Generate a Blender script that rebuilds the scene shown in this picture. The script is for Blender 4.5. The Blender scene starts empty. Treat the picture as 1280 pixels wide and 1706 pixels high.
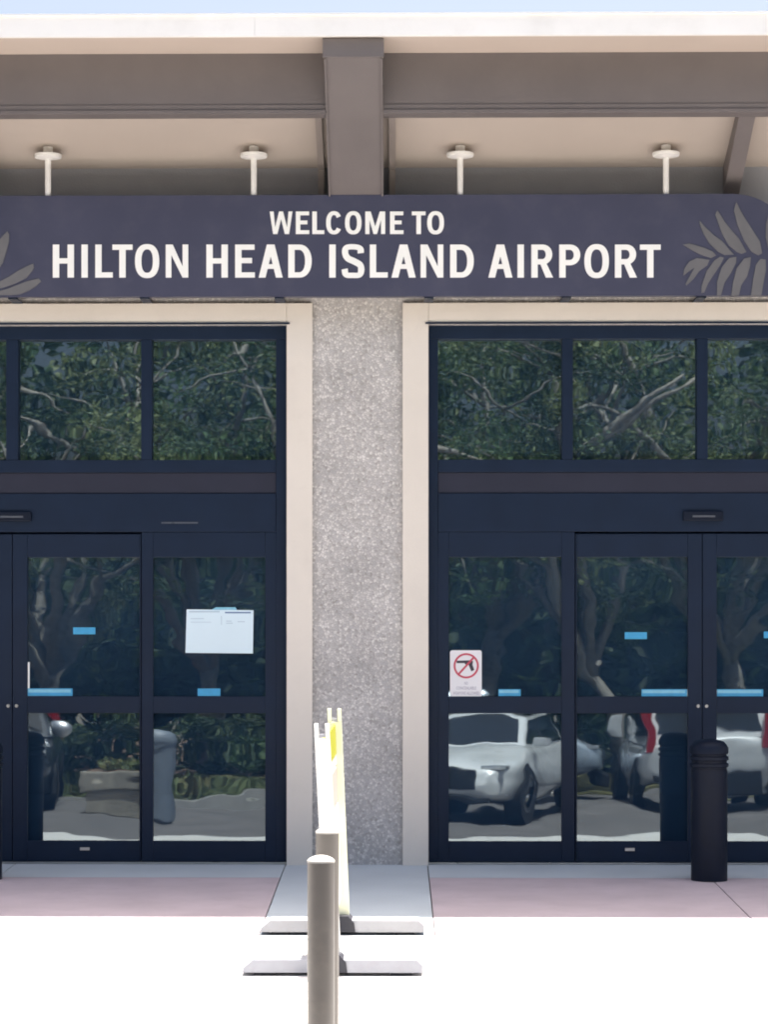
import bpy, bmesh, math, random
import numpy as np
from mathutils import Vector, Matrix
R = math.radians
scene = bpy.context.scene
COL = scene.collection

# ------------------------------------------------------------------ camera
CAM = Vector((0.0, -15.0, 1.423)); YAW = R(0.8); FPX = 3900.0; PX0, PY0 = 606.0, 1070.0
cd = bpy.data.cameras.new('camera'); cam = bpy.data.objects.new('camera', cd); COL.objects.link(cam)
cam.location = CAM; cam.rotation_euler = (R(90), 0, YAW)
cd.sensor_fit = 'HORIZONTAL'; cd.sensor_width = 36.0; cd.lens = FPX / 1280 * 36
cd.shift_x = (640 - PX0) / 1280; cd.shift_y = (PY0 - 853) / 1280
cd.clip_start = 0.1; cd.clip_end = 1500
scene.camera = cam

# ------------------------------------------------------------------ world, sun, exposure
SUN_EL, SUN_AZ = R(78.0), R(27)
w = bpy.data.worlds.new('World'); scene.world = w; w.use_nodes = True
nt = w.node_tree; bg = nt.nodes['Background']
sky = nt.nodes.new('ShaderNodeTexSky'); sky.sky_type = 'NISHITA'; sky.sun_disc = False
sky.sun_elevation = SUN_EL; sky.sun_rotation = SUN_AZ; sky.air_density = 1.0; sky.dust_density = 9.0; sky.ozone_density = 3.0
nt.links.new(sky.outputs[0], bg.inputs[0]); bg.inputs[1].default_value = 0.10
sd = bpy.data.lights.new('sun', 'SUN'); sd.energy = 5.0; sd.angle = R(0.53); sd.color = (1.0, 0.965, 0.92)
sun = bpy.data.objects.new('sun', sd); COL.objects.link(sun)
to_sun = Vector((math.cos(SUN_EL) * math.sin(SUN_AZ), math.cos(SUN_EL) * math.cos(SUN_AZ), math.sin(SUN_EL)))
sun.rotation_euler = to_sun.to_track_quat('Z', 'Y').to_euler(); sun.location = (4, 12, 30)
vs = scene.view_settings; vs.view_transform = 'Standard'; vs.look = 'None'; vs.gamma = 1.0; vs.use_curve_mapping = False
vs.exposure = 1.58
scene.render.engine = 'CYCLES'
cy = scene.cycles; cy.use_denoising = True; cy.max_bounces = 10; cy.diffuse_bounces = 6; cy.glossy_bounces = 5
cy.transparent_max_bounces = 12; cy.transmission_bounces = 6; cy.sample_clamp_indirect = 20.0
cy.filter_width = 1.9; cy.caustics_reflective = False; cy.caustics_refractive = False

# ------------------------------------------------------------------ measuring: a photo pixel onto the upright plane d metres before the wall
def at(px, py, d):
    f = Vector((-math.sin(YAW), math.cos(YAW), 0)); r = Vector((math.cos(YAW), math.sin(YAW), 0))
    v = f * FPX + r * (px - PX0) + Vector((0, 0, PY0 - py))
    return CAM + v * ((-d - CAM.y) / v.y)
def ax(px, d): return at(px, PY0, d).x
def az(py, d, px=640): return at(px, py, d).z
def ground_z(d):
    xs = [-5, 0, .75, 1, 2.8, 3.95, 5.25, 6.7, 8, 11, 15, 40, 400]
    zs = [0, 0, -.02, -.026, -.086, -.135, -.195, -.25, -.28, -.40, -.53, -.62, -.62]
    return float(np.interp(d, xs, zs))

# ------------------------------------------------------------------ materials
MATS = {}
def mat(name, col, rough=.6, metal=0.0, var=.06, scale=8.0, bump=0.0, bscale=None, spec=.5, coat=0.0, spots=None):
    """base colour broken up by two noises, fine relief from a third"""
    if name in MATS: return MATS[name]
    m = bpy.data.materials.new(name); m.use_nodes = True; MATS[name] = m
    n = m.node_tree.nodes; l = m.node_tree.links; b = n['Principled BSDF']
    b.inputs['Roughness'].default_value = rough; b.inputs['Metallic'].default_value = metal
    b.inputs['Specular IOR Level'].default_value = spec; b.inputs['Coat Weight'].default_value = coat
    tc = n.new('ShaderNodeTexCoord')
    n1 = n.new('ShaderNodeTexNoise'); n1.inputs['Scale'].default_value = scale; n1.inputs['Detail'].default_value = 6
    l.new(tc.outputs['Object'], n1.inputs['Vector'])
    rp = n.new('ShaderNodeValToRGB'); l.new(n1.outputs['Fac'], rp.inputs['Fac'])
    e = rp.color_ramp.elements; e[0].position = .3; e[1].position = .7
    e[0].color = [c * (1 - var) for c in col] + [1]; e[1].color = [min(1, c * (1 + var)) for c in col] + [1]
    out = rp.outputs['Color']
    if spots:
        n2 = n.new('ShaderNodeTexNoise'); n2.inputs['Scale'].default_value = spots[1]; n2.inputs['Detail'].default_value = 8
        n2.inputs['Roughness'].default_value = .65
        l.new(tc.outputs['Object'], n2.inputs['Vector'])
        r2 = n.new('ShaderNodeValToRGB'); l.new(n2.outputs['Fac'], r2.inputs['Fac'])
        r2.color_ramp.elements[0].position = .5; r2.color_ramp.elements[1].position = .72
        r2.color_ramp.elements[1].color = (spots[2],) * 3 + (1,)
        mx = n.new('ShaderNodeMixRGB'); l.new(r2.outputs['Color'], mx.inputs['Fac'])
        l.new(out, mx.inputs[1]); mx.inputs[2].default_value = tuple(spots[0]) + (1,); out = mx.outputs[0]
    l.new(out, b.inputs['Base Color'])
    rr = n.new('ShaderNodeMapRange'); l.new(n1.outputs['Fac'], rr.inputs[0])
    rr.inputs[3].default_value = max(0, rough - .08); rr.inputs[4].default_value = min(1, rough + .08)
    l.new(rr.outputs[0], b.inputs['Roughness'])
    if bump:
        n3 = n.new('ShaderNodeTexNoise'); n3.inputs['Scale'].default_value = bscale or scale * 6; n3.inputs['Detail'].default_value = 4
        l.new(tc.outputs['Object'], n3.inputs['Vector'])
        bp = n.new('ShaderNodeBump'); bp.inputs['Strength'].default_value = bump; bp.inputs['Distance'].default_value = .01
        l.new(n3.outputs['Fac'], bp.inputs['Height']); l.new(bp.outputs[0], b.inputs['Normal'])
    return m

def pebble_mat():
    m = bpy.data.materials.new('pebble_dash'); m.use_nodes = True
    n = m.node_tree.nodes; l = m.node_tree.links; b = n['Principled BSDF']; b.inputs['Roughness'].default_value = .8
    tc = n.new('ShaderNodeTexCoord')
    v = n.new('ShaderNodeTexVoronoi'); v.inputs['Scale'].default_value = 62; l.new(tc.outputs['Object'], v.inputs['Vector'])
    sp = n.new('ShaderNodeSeparateColor'); l.new(v.outputs['Color'], sp.inputs[0])
    rp = n.new('ShaderNodeValToRGB'); l.new(sp.outputs[0], rp.inputs['Fac'])
    rp.color_ramp.elements[0].color = (.40, .375, .355, 1); rp.color_ramp.elements[1].color = (.76, .735, .70, 1)
    for p, c in ((.2, (.56, .535, .515, 1)), (.45, (.50, .485, .48, 1)), (.7, (.67, .64, .61, 1))):
        e = rp.color_ramp.elements.new(p); e.color = c
    v2 = n.new('ShaderNodeTexVoronoi'); v2.inputs['Scale'].default_value = 62; v2.feature = 'DISTANCE_TO_EDGE'
    l.new(tc.outputs['Object'], v2.inputs['Vector'])
    r2 = n.new('ShaderNodeValToRGB'); l.new(v2.outputs['Distance'], r2.inputs['Fac'])
    r2.color_ramp.elements[0].position = .0; r2.color_ramp.elements[1].position = .12
    mx = n.new('ShaderNodeMixRGB'); mx.blend_type = 'MIX'; l.new(r2.outputs['Color'], mx.inputs['Fac'])
    mx.inputs[1].default_value = (.47, .45, .43, 1); l.new(rp.outputs['Color'], mx.inputs[2])
    big = n.new('ShaderNodeTexNoise'); big.inputs['Scale'].default_value = 2.2; big.inputs['Detail'].default_value = 6
    l.new(tc.outputs['Object'], big.inputs['Vector'])
    mr = n.new('ShaderNodeMapRange'); l.new(big.outputs['Fac'], mr.inputs[0]); mr.inputs[1].default_value = .3; mr.inputs[2].default_value = .7
    mr.inputs[3].default_value = .78; mr.inputs[4].default_value = 1.06
    mu = n.new('ShaderNodeMixRGB'); mu.blend_type = 'MULTIPLY'; mu.inputs['Fac'].default_value = 1
    l.new(mx.outputs[0], mu.inputs[1]); l.new(mr.outputs[0], mu.inputs[2]); l.new(mu.outputs[0], b.inputs['Base Color'])
    bp = n.new('ShaderNodeBump'); bp.inputs['Strength'].default_value = .6; bp.inputs['Distance'].default_value = .005
    l.new(r2.outputs['Color'], bp.inputs['Height']); l.new(bp.outputs[0], b.inputs['Normal'])
    return m

def glass_mat(name, tint, refl, wave, wscale, rough=0.0, haze=0.0):
    """solar-control glass: coated mirror reflection over a dark see-through body, slightly wavy"""
    m = bpy.data.materials.new(name); m.use_nodes = True
    n = m.node_tree.nodes; l = m.node_tree.links; n.remove(n['Principled BSDF']); o = n['Material Output']
    tc = n.new('ShaderNodeTexCoord'); mp = n.new('ShaderNodeMapping'); mp.inputs['Scale'].default_value = (1.0, 1.0, 1.6)
    l.new(tc.outputs['Object'], mp.inputs[0])
    nz = n.new('ShaderNodeTexNoise'); nz.inputs['Scale'].default_value = wscale; nz.inputs['Detail'].default_value = 1.5
    l.new(mp.outputs[0], nz.inputs['Vector'])
    bp = n.new('ShaderNodeBump'); bp.inputs['Strength'].default_value = 1.0; bp.inputs['Distance'].default_value = wave
    l.new(nz.outputs['Fac'], bp.inputs['Height'])
    gl = n.new('ShaderNodeBsdfGlossy'); gl.inputs['Roughness'].default_value = rough; gl.inputs['Color'].default_value = (.84, .97, 1, 1)
    l.new(bp.outputs[0], gl.inputs['Normal'])
    tr = n.new('ShaderNodeBsdfTransparent'); tr.inputs['Color'].default_value = tuple(tint) + (1,)
    fr = n.new('ShaderNodeFresnel'); fr.inputs['IOR'].default_value = 1.5
    ad = n.new('ShaderNodeMath'); ad.operation = 'ADD'; ad.inputs[1].default_value = refl; ad.use_clamp = True; l.new(fr.outputs[0], ad.inputs[0])
    ms = n.new('ShaderNodeMixShader'); l.new(ad.outputs[0], ms.inputs[0])
    df = n.new('ShaderNodeBsdfDiffuse'); df.inputs['Color'].default_value = (.035, .085, .16, 1)          # bluish haze lifting the dark panes, painted as a patchy diffuse layer
    nd = n.new('ShaderNodeTexNoise'); nd.inputs['Scale'].default_value = 1.7; nd.inputs['Detail'].default_value = 7; nd.inputs['Roughness'].default_value = .6
    l.new(tc.outputs['Object'], nd.inputs['Vector'])
    fm = n.new('ShaderNodeMapRange'); l.new(nd.outputs['Fac'], fm.inputs[0]); fm.inputs[1].default_value = .3; fm.inputs[2].default_value = .7
    fm.inputs[3].default_value = haze * .75; fm.inputs[4].default_value = haze * 1.25
    m0 = n.new('ShaderNodeMixShader'); l.new(fm.outputs[0], m0.inputs[0]); l.new(tr.outputs[0], m0.inputs[1]); l.new(df.outputs[0], m0.inputs[2])
    l.new(m0.outputs[0], ms.inputs[1]); l.new(gl.outputs[0], ms.inputs[2])
    l.new(ms.outputs[0], o.inputs[0])
    return m

M_PEBBLE = pebble_mat()
M_GLASS = glass_mat('entrance_glass', (.30, .38, .50), .095, .0015, 1.9, .013, .30)
M_TRANSOM = glass_mat('transom_glass', (.30, .38, .50), .15, .0006, 2.3, .011, .24)
M_CARGLASS = glass_mat('car_glass', (.05, .06, .06), .10, .0001, 2)
M_TRIM = mat('trim_cream', (.70, .645, .57), .6, var=.035, scale=2.5, bump=.08, bscale=60, spots=((.45, .40, .35), 5, .15))
M_STUCCO = mat('stucco', (.29, .295, .315), .85, var=.05, scale=6, bump=.25, bscale=90)
M_SOFFIT_SHADE = mat('soffit_shaded', (.41, .355, .31), .75, var=.03, scale=2, bump=.05, bscale=40)  # darker copy of the cream soffit, weaker bounce light put into its colour
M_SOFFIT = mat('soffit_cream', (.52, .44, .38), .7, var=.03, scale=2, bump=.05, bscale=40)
M_BEAM = mat('beam_taupe', (.145, .128, .126), .55, var=.07, scale=3, bump=.06, bscale=50, spots=((.13, .115, .115), 2.2, .5))
M_TRIMTAUPE = mat('trim_taupe', (.27, .235, .215), .55, var=.05, scale=4)
M_FASCIA = mat('fascia_white', (.88, .87, .84), .5, var=.03, scale=1.5, spots=((.6, .58, .53), 3.5, .18))
M_FRAME = mat('frame_bronze', (.0055, .0150, .037), .5, 0, spec=.22, var=.10, scale=5, bump=.03, bscale=120)
M_FRAME2 = mat('spandrel_bronze', (.017, .019, .036), .5, 0, spec=.35, var=.08, scale=4, bump=.03, bscale=90)
M_SIGN = mat('sign_navy', (.049, .051, .088), .45, var=.07, scale=3, spots=((.085, .085, .115), 6, .3))
M_FROND = mat('frond_tan', (.132, .130, .135), .5, var=.06, scale=12)
M_LETTER = mat('letter_white', (.90, .90, .86), .45, var=.02, scale=6)
M_WHITE = mat('white_paint', (.78, .77, .74), .4, var=.04, scale=6)
M_BOLLARD = mat('bollard_black', (.0042, .0085, .021), .45, spec=.2, var=.12, scale=12, bump=.06, bscale=90, spots=((.012, .015, .026), 14, .35))
M_TAUPE = mat('bollard_taupe', (.130, .118, .106), .42, var=.09, scale=7, bump=.05, bscale=60, spots=((.20, .175, .15), 9, .4))
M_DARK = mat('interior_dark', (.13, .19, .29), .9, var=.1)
M_PAPER = mat('paper', (.68, .82, .88), .7, var=.015, scale=4)
M_INK = mat('ink_blue', (.10, .17, .33), .7, var=.05)
M_INKPALE = mat('ink_pale', (.42, .54, .62), .7, var=.05)
M_DECAL = mat('decal_blue', (.045, .33, .58), .5, var=.08, scale=30)
M_DECAL2 = mat('decal_pale', (.22, .52, .66), .5, var=.08, scale=30)
M_SIGNW = mat('plate_white', (.78, .77, .78), .5, var=.015)
M_RED = mat('sign_red', (.52, .06, .10), .5, var=.03)
M_INKBLK = mat('ink_black', (.04, .035, .05), .6, var=.03)
M_INKGREY = mat('ink_grey', (.30, .28, .36), .6, var=.03)
M_LENS = mat('sensor_lens', (.09, .10, .12), .3, var=.05)
M_PINK = mat('pavement_rose', (.47, .395, .415), .85, var=.07, scale=3, bump=.2, bscale=120, spots=((.38, .315, .335), 7, .35))
M_CONC = mat('pavement_grey', (.48, .53, .555), .85, var=.06, scale=2.5, bump=.2, bscale=120, spots=((.42, .45, .48), 5, .3))
M_CONC2 = mat('apron_pale', (.62, .60, .565), .85, var=.05, scale=2, bump=.2, bscale=120, spots=((.46, .45, .42), 4, .3))
M_ASPH = mat('asphalt', (.135, .125, .12), .9, var=.2, scale=1.2, bump=.4, bscale=160, spots=((.08, .075, .072), 2.5, .5))
M_SOIL = mat('ground_soil', (.16, .14, .11), .95, var=.2, scale=3, bump=.4, bscale=30)
M_MULCH = mat('mulch', (.20, .13, .09), .95, var=.4, scale=18, bump=1, bscale=50)
M_BARR = mat('barricade_white', (.80, .80, .76), .5, var=.03)
M_YELLOW = mat('barricade_yellow', (.42, .42, .03), .5, var=.05)
M_PALEY = mat('barricade_pale_yellow', (.82, .82, .60), .5, var=.05)
M_ORANGE = mat('barricade_orange', (.52, .44, .39), .5, var=.05)
M_FOOT = mat('foot_grey', (.34, .345, .38), .6, var=.06, scale=9, spots=((.3, .27, .3), 20, .3))
M_RUBBER = mat('rubber', (.03, .03, .04), .7, var=.1)
M_CAP = mat('sunlit_cap', (.46, .44, .40), .6, var=.08, scale=12)  # paler than the pipes: blown-out sunlight on the domes put into the colour
M_STEEL = mat('steel', (.5, .5, .5), .3, .9, var=.05)

# ------------------------------------------------------------------ mesh helpers
def link(o, parent=None):
    COL.objects.link(o)
    if parent is not None: o.parent = parent
    return o
def tag(o, label=None, cat=None, group=None, kind=None):
    if label: o['label'] = label
    if cat: o['category'] = cat
    if group: o['group'] = group
    if kind: o['kind'] = kind
    return o
def empty(name, label=None, cat=None, loc=(0, 0, 0), group=None, kind=None, parent=None):
    o = bpy.data.objects.new(name, None); o.empty_display_size = .2; link(o, parent); o.location = loc
    return tag(o, label, cat, group, kind)
def from_bm(name, bm, m, parent=None, smooth=False, at_=None):
    me = bpy.data.meshes.new(name); bmesh.ops.recalc_face_normals(bm, faces=bm.faces); bm.to_mesh(me); bm.free()
    if smooth:
        for p in me.polygons: p.use_smooth = True
    for mm in (m if isinstance(m, (list, tuple)) else [m]): me.materials.append(mm)
    o = bpy.data.objects.new(name, me); link(o, parent)
    if at_ is not None: o.location = at_
    return o
def add_box(bm, x0, x1, y0, y1, z0, z1, bev=0.0, mi=0):
    vs = [bm.verts.new((x, y, z)) for x in (x0, x1) for y in (y0, y1) for z in (z0, z1)]
    fs = [bm.faces.new([vs[i] for i in q]) for q in ((0, 1, 3, 2), (4, 6, 7, 5), (0, 4, 5, 1), (2, 3, 7, 6), (0, 2, 6, 4), (1, 5, 7, 3))]
    for f in fs: f.material_index = mi
    if bev:
        es = list({e for f in fs for e in f.edges})
        bmesh.ops.bevel(bm, geom=es, offset=bev, segments=2, profile=.7, affect='EDGES')
def box(name, x0, x1, y0, y1, z0, z1, m, parent=None, bev=0.0):
    bm = bmesh.new(); add_box(bm, x0, x1, y0, y1, z0, z1, bev); return from_bm(name, bm, m, parent)
def add_prism(bm, pts, axis, a, b):
    """closed polygon pts (2-D) swept from a to b along axis ('x': pts are y,z; 'y': pts are x,z; 'z': pts are x,y)"""
    def co(p, t): return {'x': (t, p[0], p[1]), 'y': (p[0], t, p[1]), 'z': (p[0], p[1], t)}[axis]
    A = [bm.verts.new(co(p, a)) for p in pts]; B = [bm.verts.new(co(p, b)) for p in pts]
    bm.faces.new(A); bm.faces.new(B[::-1]); n = len(pts)
    for i in range(n): bm.faces.new((A[i], B[i], B[(i + 1) % n], A[(i + 1) % n]))
def prism(name, pts, axis, a, b, m, parent=None):
    bm = bmesh.new(); add_prism(bm, pts, axis, a, b); return from_bm(name, bm, m, parent)
def add_lathe(bm, prof, cx=0, cy=0, n=32):
    rings = []
    for r, z in prof:
        if r < 1e-5: rings.append([bm.verts.new((cx, cy, z))])
        else: rings.append([bm.verts.new((cx + r * math.cos(2 * math.pi * i / n), cy + r * math.sin(2 * math.pi * i / n), z)) for i in range(n)])
    for a, b in zip(rings, rings[1:]):
        for i in range(n):
            j = (i + 1) % n
            q = [a[i % len(a)], a[j % len(a)], b[j % len(b)], b[i % len(b)]]
            q = list(dict.fromkeys(q))
            if len(q) > 2: bm.faces.new(q)
def lathe(name, prof, m, parent=None, loc=(0, 0, 0), n=32, smooth=True):
    bm = bmesh.new(); add_lathe(bm, prof, 0, 0, n); o = from_bm(name, bm, m, parent, False, loc)
    if smooth:
        for p in o.data.polygons: p.use_smooth = True
        try: o.data.set_sharp_from_angle(angle=R(35))
        except Exception: pass
    return o
def add_tube(bm, pts, rads, n=8):
    prev = None; first = last = None
    for i, p in enumerate(pts):
        p = Vector(p); d = (Vector(pts[min(i + 1, len(pts) - 1)]) - Vector(pts[max(i - 1, 0)])).normalized()
        u = d.orthogonal().normalized() if abs(d.z) > .99 else d.cross(Vector((0, 0, 1))).normalized(); v = d.cross(u)
        ring = [bm.verts.new(p + (u * math.cos(2 * math.pi * k / n) + v * math.sin(2 * math.pi * k / n)) * rads[i]) for k in range(n)]
        if prev:
            for k in range(n): bm.faces.new((prev[k], prev[(k + 1) % n], ring[(k + 1) % n], ring[k]))
        else: first = ring
        prev = ring
    bm.faces.new(first[::-1]); bm.faces.new(prev)
def flat_shape(name, contours, y, thick, m, parent, bev=0.0):
    """filled outline(s) in the X-Z plane facing -Y, with holes, as a thin solid"""
    c = bpy.data.curves.new(name, 'CURVE'); c.dimensions = '2D'; c.fill_mode = 'BOTH'; c.extrude = thick / 2
    for pts in contours:
        s = c.splines.new('POLY'); s.points.add(len(pts) - 1)
        for p, q in zip(s.points, pts): p.co = (q[0], q[1], 0, 1)
        s.use_cyclic_u = True
    t = bpy.data.objects.new('tmp', c); COL.objects.link(t)
    dg = bpy.context.evaluated_depsgraph_get(); me = bpy.data.meshes.new_from_object(t.evaluated_get(dg))
    bpy.data.objects.remove(t); bpy.data.curves.remove(c)
    me.transform(Matrix.Rotation(R(90), 4, 'X')); me.transform(Matrix.Translation((0, y, 0)))
    me.materials.clear(); me.materials.append(m)
    return link(bpy.data.objects.new(name, me), parent)
def text_shape(name, body, cx, cz, width, height, y, m, parent):
    c = bpy.data.curves.new(name, 'FONT'); c.body = body; c.size = 1; c.extrude = .0; c.resolution_u = 2
    t = bpy.data.objects.new('tmp', c); COL.objects.link(t)
    dg = bpy.context.evaluated_depsgraph_get(); me = bpy.data.meshes.new_from_object(t.evaluated_get(dg))
    bpy.data.objects.remove(t); bpy.data.curves.remove(c)
    co = [v.co for v in me.vertices]; x0 = min(v.x for v in co); x1 = max(v.x for v in co); y0 = min(v.y for v in co); y1 = max(v.y for v in co)
    for v in me.vertices:
        p = v.co; v.co = (cx + ((p.x - x0) / (x1 - x0) - .5) * width, y, cz + ((p.y - y0) / (y1 - y0) - .5) * height)
    me.materials.clear(); me.materials.append(m)
    return link(bpy.data.objects.new(name, me), parent)

# ================================================================== GROUND
def slab(name, x0, x1, d0, d1, m, parent, lift=0.0, thick=.12, nx=1):
    cuts = sorted({d0, d1} | {k for k in (.75, 1, 2.8, 3.95, 5.25, 6.7, 8, 11, 15, 40) if d0 < k < d1})
    bm = bmesh.new()
    T = [[bm.verts.new((x, -d, ground_z(d) + lift)) for x in (x0, x1)] for d in cuts]
    B = [[bm.verts.new((x, -d, ground_z(d) + lift - thick)) for x in (x0, x1)] for d in cuts]
    for i in range(len(cuts) - 1):
        bm.faces.new((T[i][0], T[i][1], T[i + 1][1], T[i + 1][0])); bm.faces.new((B[i][0], B[i + 1][0], B[i + 1][1], B[i][1]))
        bm.faces.new((T[i][0], T[i + 1][0], B[i + 1][0], B[i][0])); bm.faces.new((T[i][1], B[i][1], B[i + 1][1], T[i + 1][1]))
    bm.faces.new((T[0][0], B[0][0], B[0][1], T[0][1])); bm.faces.new((T[-1][0], T[-1][1], B[-1][1], B[-1][0]))
    return from_bm(name, bm, m, parent)
bm = bmesh.new()
ds = [-60, 0, 1, 2.8, 3.95, 5.25, 6.7, 8, 11, 15, 40, 400]
rows = [[bm.verts.new((x, -d, ground_z(d) - .03)) for x in (-400, -30, 30, 400)] for d in ds]
for a, b in zip(rows, rows[1:]):
    for i in range(3): bm.faces.new((a[i], a[i + 1], b[i + 1], b[i]))
tag(from_bm('ground', bm, M_SOIL), kind='structure')

pave = tag(empty('pavement'), kind='structure')
J = .0035
XL, XR, DT = -.71, .20, .656                      # grey crossing band between the rose slabs, depth of the threshold strip
slab('paving_slab', XL + J, XR - J, -.02, 2.9, M_CONC, pave)
for a, b in ((-6, -4.2), (-4.2, -2.45), (-2.45, XL)): slab('threshold_slab', a + J, b - J, -.02, DT - J, M_CONC, pave)
for a, b in ((XR, 1.92), (1.92, 3.72), (3.72, 5.5), (5.5, 8)): slab('threshold_slab', a + J, b - J, -.02, DT - J, M_CONC, pave)
for a, b in ((-6, -4.3), (-4.3, -2.55), (-2.55, XL)): slab('paving_slab', a + J, b - J, DT + J, 2.9, M_PINK, pave)
for a, b in ((XR, 1.92), (1.92, 3.64), (3.64, 5.4), (5.4, 8)): slab('paving_slab', a + J, b - J, DT + J, 2.9, M_PINK, pave)
apron = tag(empty('apron'), kind='structure')
slab('joint_filler', -9.9, 9.9, 2.91, 7.34, M_CONC2, apron, lift=-.005, thick=.02)
for k, (a, b) in enumerate(((2.912, 4.4), (4.4, 5.9), (5.9, 7.35))):
    for i in range(-5, 6): slab('concrete_panel', i * 1.8 - .9 + J, i * 1.8 + .9 - J, a + (J if k else 0), b - J, M_CONC2, apron)
tag(slab('road', -60, 60, 7.36, 24, M_ASPH, None, lift=-.004, thick=.02), kind='structure')

# ================================================================== TERMINAL BUILDING
bld = empty('terminal_building', 'airport terminal front with pebble dash piers and cream door surrounds', 'building', (0, 0, 0))
FX = -.055                                         # frames sit 55 mm behind the wall face
LX0, LX1 = ax(-438, 0), ax(478, 0)                  # left opening
RX0, RX1 = ax(714, 0), ax(1626, 0)                  # right opening
TOPL = TOPR = az(541, 0, 600)
PIL, PIR = ax(521, 0), ax(671, 0)
WALLTOP = 4.55
def wall(x0, x1, z0, z1, m=M_PEBBLE): return box('wall', x0, x1, 0, .3, z0, z1, m, bld)
TW = PIL - LX1                                      # surround width
wall(LX1, RX0, -.05, TOPL)
wall(-7, LX0, -.05, TOPL); wall(RX1, 9, -.05, TOPL)
ZS = az(470, 0)                                     # the pebble dash ends behind the sign, smooth stucco above it
box('lintel', -7, 9, 0, .3, TOPL + .0005, ZS, M_PEBBLE, bld)
box('upper_wall', -7, 9, .012, .3, ZS + .0005, WALLTOP, M_STUCCO, bld)
def surround(x0, x1):
    o = x0 - TW, x1 + TW; zt = az(505, .03); y0, y1 = -.032, .07
    bm = bmesh.new(); add_box(bm, o[0], x0, y0, y1 if False else -.0005, -.005, zt, .004); from_bm('door_surround', bm, M_TRIM, bld)
    bm = bmesh.new(); add_box(bm, x1, o[1], y0, -.0005, -.005, zt, .004); from_bm('door_surround', bm, M_TRIM, bld)
    bm = bmesh.new(); add_box(bm, x0 + .001, x1 - .001, y0, -.0005, TOPL, zt, .004); from_bm('door_surround', bm, M_TRIM, bld)
    box('drip_edge', x0 - .02, x1 + .02, y0 - .012, y0 - .001, TOPL - .002, TOPL + .008, M_FRAME, bld)
surround(LX0, LX1); surround(RX0, RX1)
# shell and dark hall behind the glass
box('interior_floor', -6.9, 8.9, .31, 7.0, -.12, -.004, M_DARK, bld)
box('interior_wall', -7, 9, 7.0, 7.2, -.1, 4.4, M_DARK, bld)
box('side_wall', -7, -6.8, .31, 6.99, -.003, 4.4, M_STUCCO, bld)
box('side_wall', 8.8, 9, .31, 6.99, -.003, 4.4, M_STUCCO, bld)
box('roof', -7, 9, .32, 7.2, 4.41, 4.55, M_STUCCO, bld)

# ================================================================== CANOPY
can = empty('entrance_canopy', 'white edged canopy with taupe beams and cream soffit above the sign', 'canopy', (0, 0, 4.4))
can_m = Matrix.Translation((0, 0, -4.4))
def cpart(o): o.data.transform(can_m); return o
CX0, CX1 = -8.0, 10.0
FD = 1.30; ZFT, ZFB = az(26, FD), az(60, FD)
def c_box(name, *a, **k): return cpart(box(name, *a, can, **k))
for i, (a, b) in enumerate(((CX0, -4.02), (-4.02, -1.0 + .17), (-.83, 2.4), (2.4, 5.6), (5.6, CX1))):   # fascia in lengths, hairline joints
    c_box('fascia', a + .0004, b - .0004, -FD, -FD + .03, ZFB, ZFT, M_FASCIA, bev=.0008)
c_box('drip_flashing', CX0, CX1, -FD - .012, -FD + .05, ZFT + .0005, ZFT + .012, M_FASCIA)
BD = .87; ZBT, ZBB = az(98, BD), az(190, BD)
ZOV = ZFB + .006
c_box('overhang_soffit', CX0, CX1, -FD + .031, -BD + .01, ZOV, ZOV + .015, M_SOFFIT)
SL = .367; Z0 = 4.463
cpart(prism('sloped_soffit', [(.011, Z0), (-.84, Z0 + SL * .84), (-.84, Z0 + SL * .84 + .02), (.011, Z0 + .02)], 'x', CX0, CX1, M_SOFFIT_SHADE, can))
cpart(prism('roof_deck', [(-FD + .032, ZFT - .004), (-FD + .032, ZOV + .02), (-BD, ZOV + .02), (.3, WALLTOP + .02), (7.2, WALLTOP + .01), (7.2, WALLTOP + .14), (.5, WALLTOP + .16)], 'x', CX0, CX1, M_FASCIA, can))
RXC, RW = -.253, .172
def seg_between():
    xs = [CX0, RXC - 4.79, RXC, RXC + 4.79, CX1]
    for a, b in zip(xs, xs[1:]): yield (a + (RW if a != CX0 else 0), b - (RW if b != CX1 else 0))
for a, b in seg_between():
    bm = bmesh.new()
    add_box(bm, a + .002, b - .002, -BD, -BD + .09, ZBB + .055, ZOV - .001)                  # web
    add_box(bm, a + .002, b - .002, -BD - .014, -BD + .12, ZBB, ZBB + .022, .002)            # bottom flange
    add_box(bm, a + .002, b - .002, -BD - .006, -BD + .1, ZBB + .0225, ZBB + .0545, .002)    # moulding
    cpart(from_bm('cross_beam', bm, M_BEAM, can))
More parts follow.
